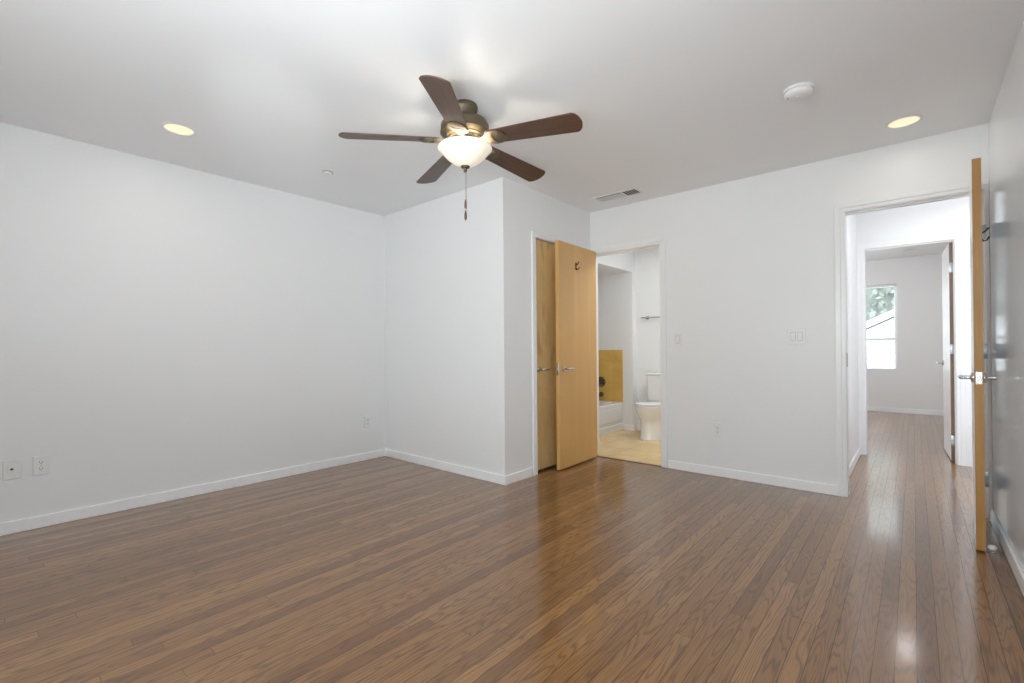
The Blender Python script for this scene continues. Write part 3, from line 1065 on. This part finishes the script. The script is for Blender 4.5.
# gold tile surround
mb = MB()
mb.box(BX0, -2.918, TY - 0.010, TY, 0.365, 1.055)
mb.box(BX0, BX0 + 0.010, YB2, TY - 0.010, 0.365, 1.055)
struct('trim_6', mb, M['bath_tile'], 'gold travertine tile surround above the bathtub', 'tile surround')
e = empty('tub_valve', (-3.243, TY - 0.010, 0.620), 'round dark bronze tub valve on the gold tile wall', 'faucet valve')
m_ = rot('X', PI / 2)
MB().lathe([(0.0, 0.0), (0.072, 0.0), (0.072, 0.004), (0.068, 0.010), (0.066, 0.010), (0.062, 0.006), (0.0, 0.006)], 36, m_).build('escutcheon', M['brass'], e, True)
mb = MB()
mb.lathe([(0.0, 0.004), (0.040, 0.006), (0.038, 0.022), (0.026, 0.030), (0.026, 0.052), (0.020, 0.060), (0.0, 0.061)], 28, m_)
mb.tube([(0, -0.045, 0), (0.03, -0.048, -0.03), (0.05, -0.050, -0.055)], [0.009, 0.008, 0.007], 10)
mb.build('handle', M['bronze'], e, True)
mb = MB()
mb.lathe([(0.0, 0.0), (0.034, 0.0), (0.032, 0.012), (0.026, 0.02), (0.026, 0.02)], 24, m_)
mb.box(-0.026, 0.026, -0.125, -0.012, -0.024, 0.024, 0.012, 3)
mb.box(-0.016, 0.016, -0.122, -0.092, -0.036, -0.020, 0.004)
o = mb.build('tub_spout', M['brass'], None, True)
o.location = (-3.238, TY - 0.010, 0.452)
tag(o, 'dark bronze tub spout below the valve on gold tile', 'faucet spout')

e = empty('towel_bar', (-2.42, BYF, 1.468), 'slim metal towel bar on the wall above the toilet', 'towel bar')
for s in (-1, 1):
    mb = MB()
    mb.lathe([(0.0, 0.0), (0.024, 0.0), (0.024, 0.008), (0.012, 0.014), (0.010, 0.055), (0.013, 0.062), (0.0, 0.066)], 20, tr(s * 0.19, 0, 0) @ m_)
    mb.build('bracket', M['nickel'], e, True)
MB().tube([(-0.255, -0.052, 0), (0.255, -0.052, 0)], 0.0085, 12).build('bar', M['nickel'], e, True)


# ------------------------------------------------------------------ windows
def window(name, x0, x1, y0, y1, z0, z1, label, rail=True):
    e = empty(name, ((x0 + x1) / 2, (y0 + y1) / 2, z0), label, 'window', kind='structure')
    w, hgt, dy = (x1 - x0) / 2, z1 - z0, 0.03
    mb = MB()
    f = 0.035
    mb.box(-w, w, -dy, dy, 0, f, 0.003).box(-w, w, -dy, dy, hgt - f, hgt, 0.003)
    mb.box(-w, -w + f, -dy, dy, f, hgt - f, 0.003).box(w - f, w, -dy, dy, f, hgt - f, 0.003)
    mb.build('window_frame', M['trim'], e)
    zr = hgt * 0.365 if rail else hgt * 0.5
    MB().box(-w + f, w - f, -0.022, 0.022, zr - 0.022, zr + 0.022, 0.003).build('meeting_rail', M['trim'], e)
    MB().box(-w + f, w - f, -0.002, 0.002, f, zr - 0.022).build('pane', M['glass'], e)
    MB().box(-w + f, w - f, -0.002, 0.002, zr + 0.022, hgt - f).build('pane', M['glass'], e)
    return e


window('window_1', FW0, FW1, RYF + 0.05, RYF + 0.11, FWZ0, FWZ1, 'window with a mini blind in the far room end wall')
window('window_2', W1[0], W1[1], YR - 0.10, YR - 0.03, WZ0, WZ1, 'wide bedroom window behind the camera')

# mini blind in the far window
e = empty('window_blind', ((FW0 + FW1) / 2, RYF + 0.028, FWZ0), 'white mini blind hanging in the far room window', 'blind')
w = (FW1 - FW0) / 2 - 0.006
MB().box(-w, w, -0.014, 0.014, FWZ1 - FWZ0 - 0.035, FWZ1 - FWZ0 - 0.004, 0.002).build('head_rail', M['blind'], e)
z = 0.03
hh = FWZ1 - FWZ0 - 0.04
mb = MB()
n = 0
while z < hh:
    ang = 0.10 if z > 0.50 else 0.55
    b2 = MB()
    mb.prism([(-0.0105, 0), (0, 0.0012), (0.0105, 0), (0.0105, 0.0005), (0, 0.0017), (-0.0105, 0.0005)], -w, w, tr(0, 0, z) @ rot('X', ang) @ Matrix(((0, 0, 1, 0), (1, 0, 0, 0), (0, 1, 0, 0), (0, 0, 0, 1))))
    b2.bm.free()
    z += 0.0205
mb.build('slats', M['blind'], e)
MB().box(-w, w, -0.011, 0.011, 0.006, 0.020, 0.002).build('bottom_rail', M['blind'], e)
for s in (-0.8, 0.0, 0.8):
    MB().tube([(s * w, -0.0125, 0.01), (s * w, -0.0125, hh)], 0.0007, 6).build('ladder_cord', M['blind'], e)

# outside the far window
struct('ground', MB().box(-30, 30, 10.2, 60, -3.2, -3.0), M['ground'], 'pale ground outside below the far window', 'ground')
hs = empty('neighbour_house', (0.0, 17.0, -3.0), 'pale neighbouring house with sloping roof seen through the far window blind', 'house')
MB().prism([(-6.0, 0), (8.0, 0), (8.0, 3.6), (1.5, 5.85), (-3.2, 3.45), (-6.0, 3.2)], -7.0, 0.0, rot('X', PI / 2)).build('wall', M['stucco'], hs)
MB().prism([(-6.4, 3.15), (-3.2, 3.5), (1.5, 5.9), (8.4, 3.55), (8.4, 3.7), (1.5, 6.08), (-3.3, 3.66), (-6.4, 3.32)], -7.3, 0.06, rot('X', PI / 2)).build('roof', M['roofing'], hs)
tre = empty('tree', (-1.0, 29.5, -3.0), 'leafy tree behind the neighbouring roof seen through the far window', 'tree')
MB().tube([(0, 0, 0), (0.1, 0, 2.0), (0.0, 0.1, 4.5)], [0.28, 0.22, 0.14], 10).build('trunk', M['edge_brown'], tre, True)
mb = MB()
mb.lathe([(0.0, 3.2), (1.9, 2.9), (3.3, 1.6), (4.0, 0.0), (3.4, -1.6), (1.8, -2.8), (0.0, -3.1)], 20, tr(0, 0.3, 6.6) @ Matrix.Diagonal((1, 0.45, 1, 1)))
for k in range(3000):
    a, b, c = random.gauss(0, 1), random.gauss(0, 1), random.gauss(0, 1)
    L_ = math.sqrt(a * a + b * b + c * c) + 1e-6
    rr_ = random.uniform(0.55, 1.0)
    p = (a / L_ * 5.0 * rr_, b / L_ * 2.4 * rr_, 6.6 + c / L_ * 4.0 * rr_)
    s = random.uniform(0.10, 0.24)
    mb.lathe([(0.0, s * 0.5), (s, 0.0), (0.0, -s * 0.5)], 5, tr(*p) @ rot('X', random.uniform(0, PI)) @ rot('Y', random.uniform(0, PI)))
mb.build('crown', M['leaf'], tre)
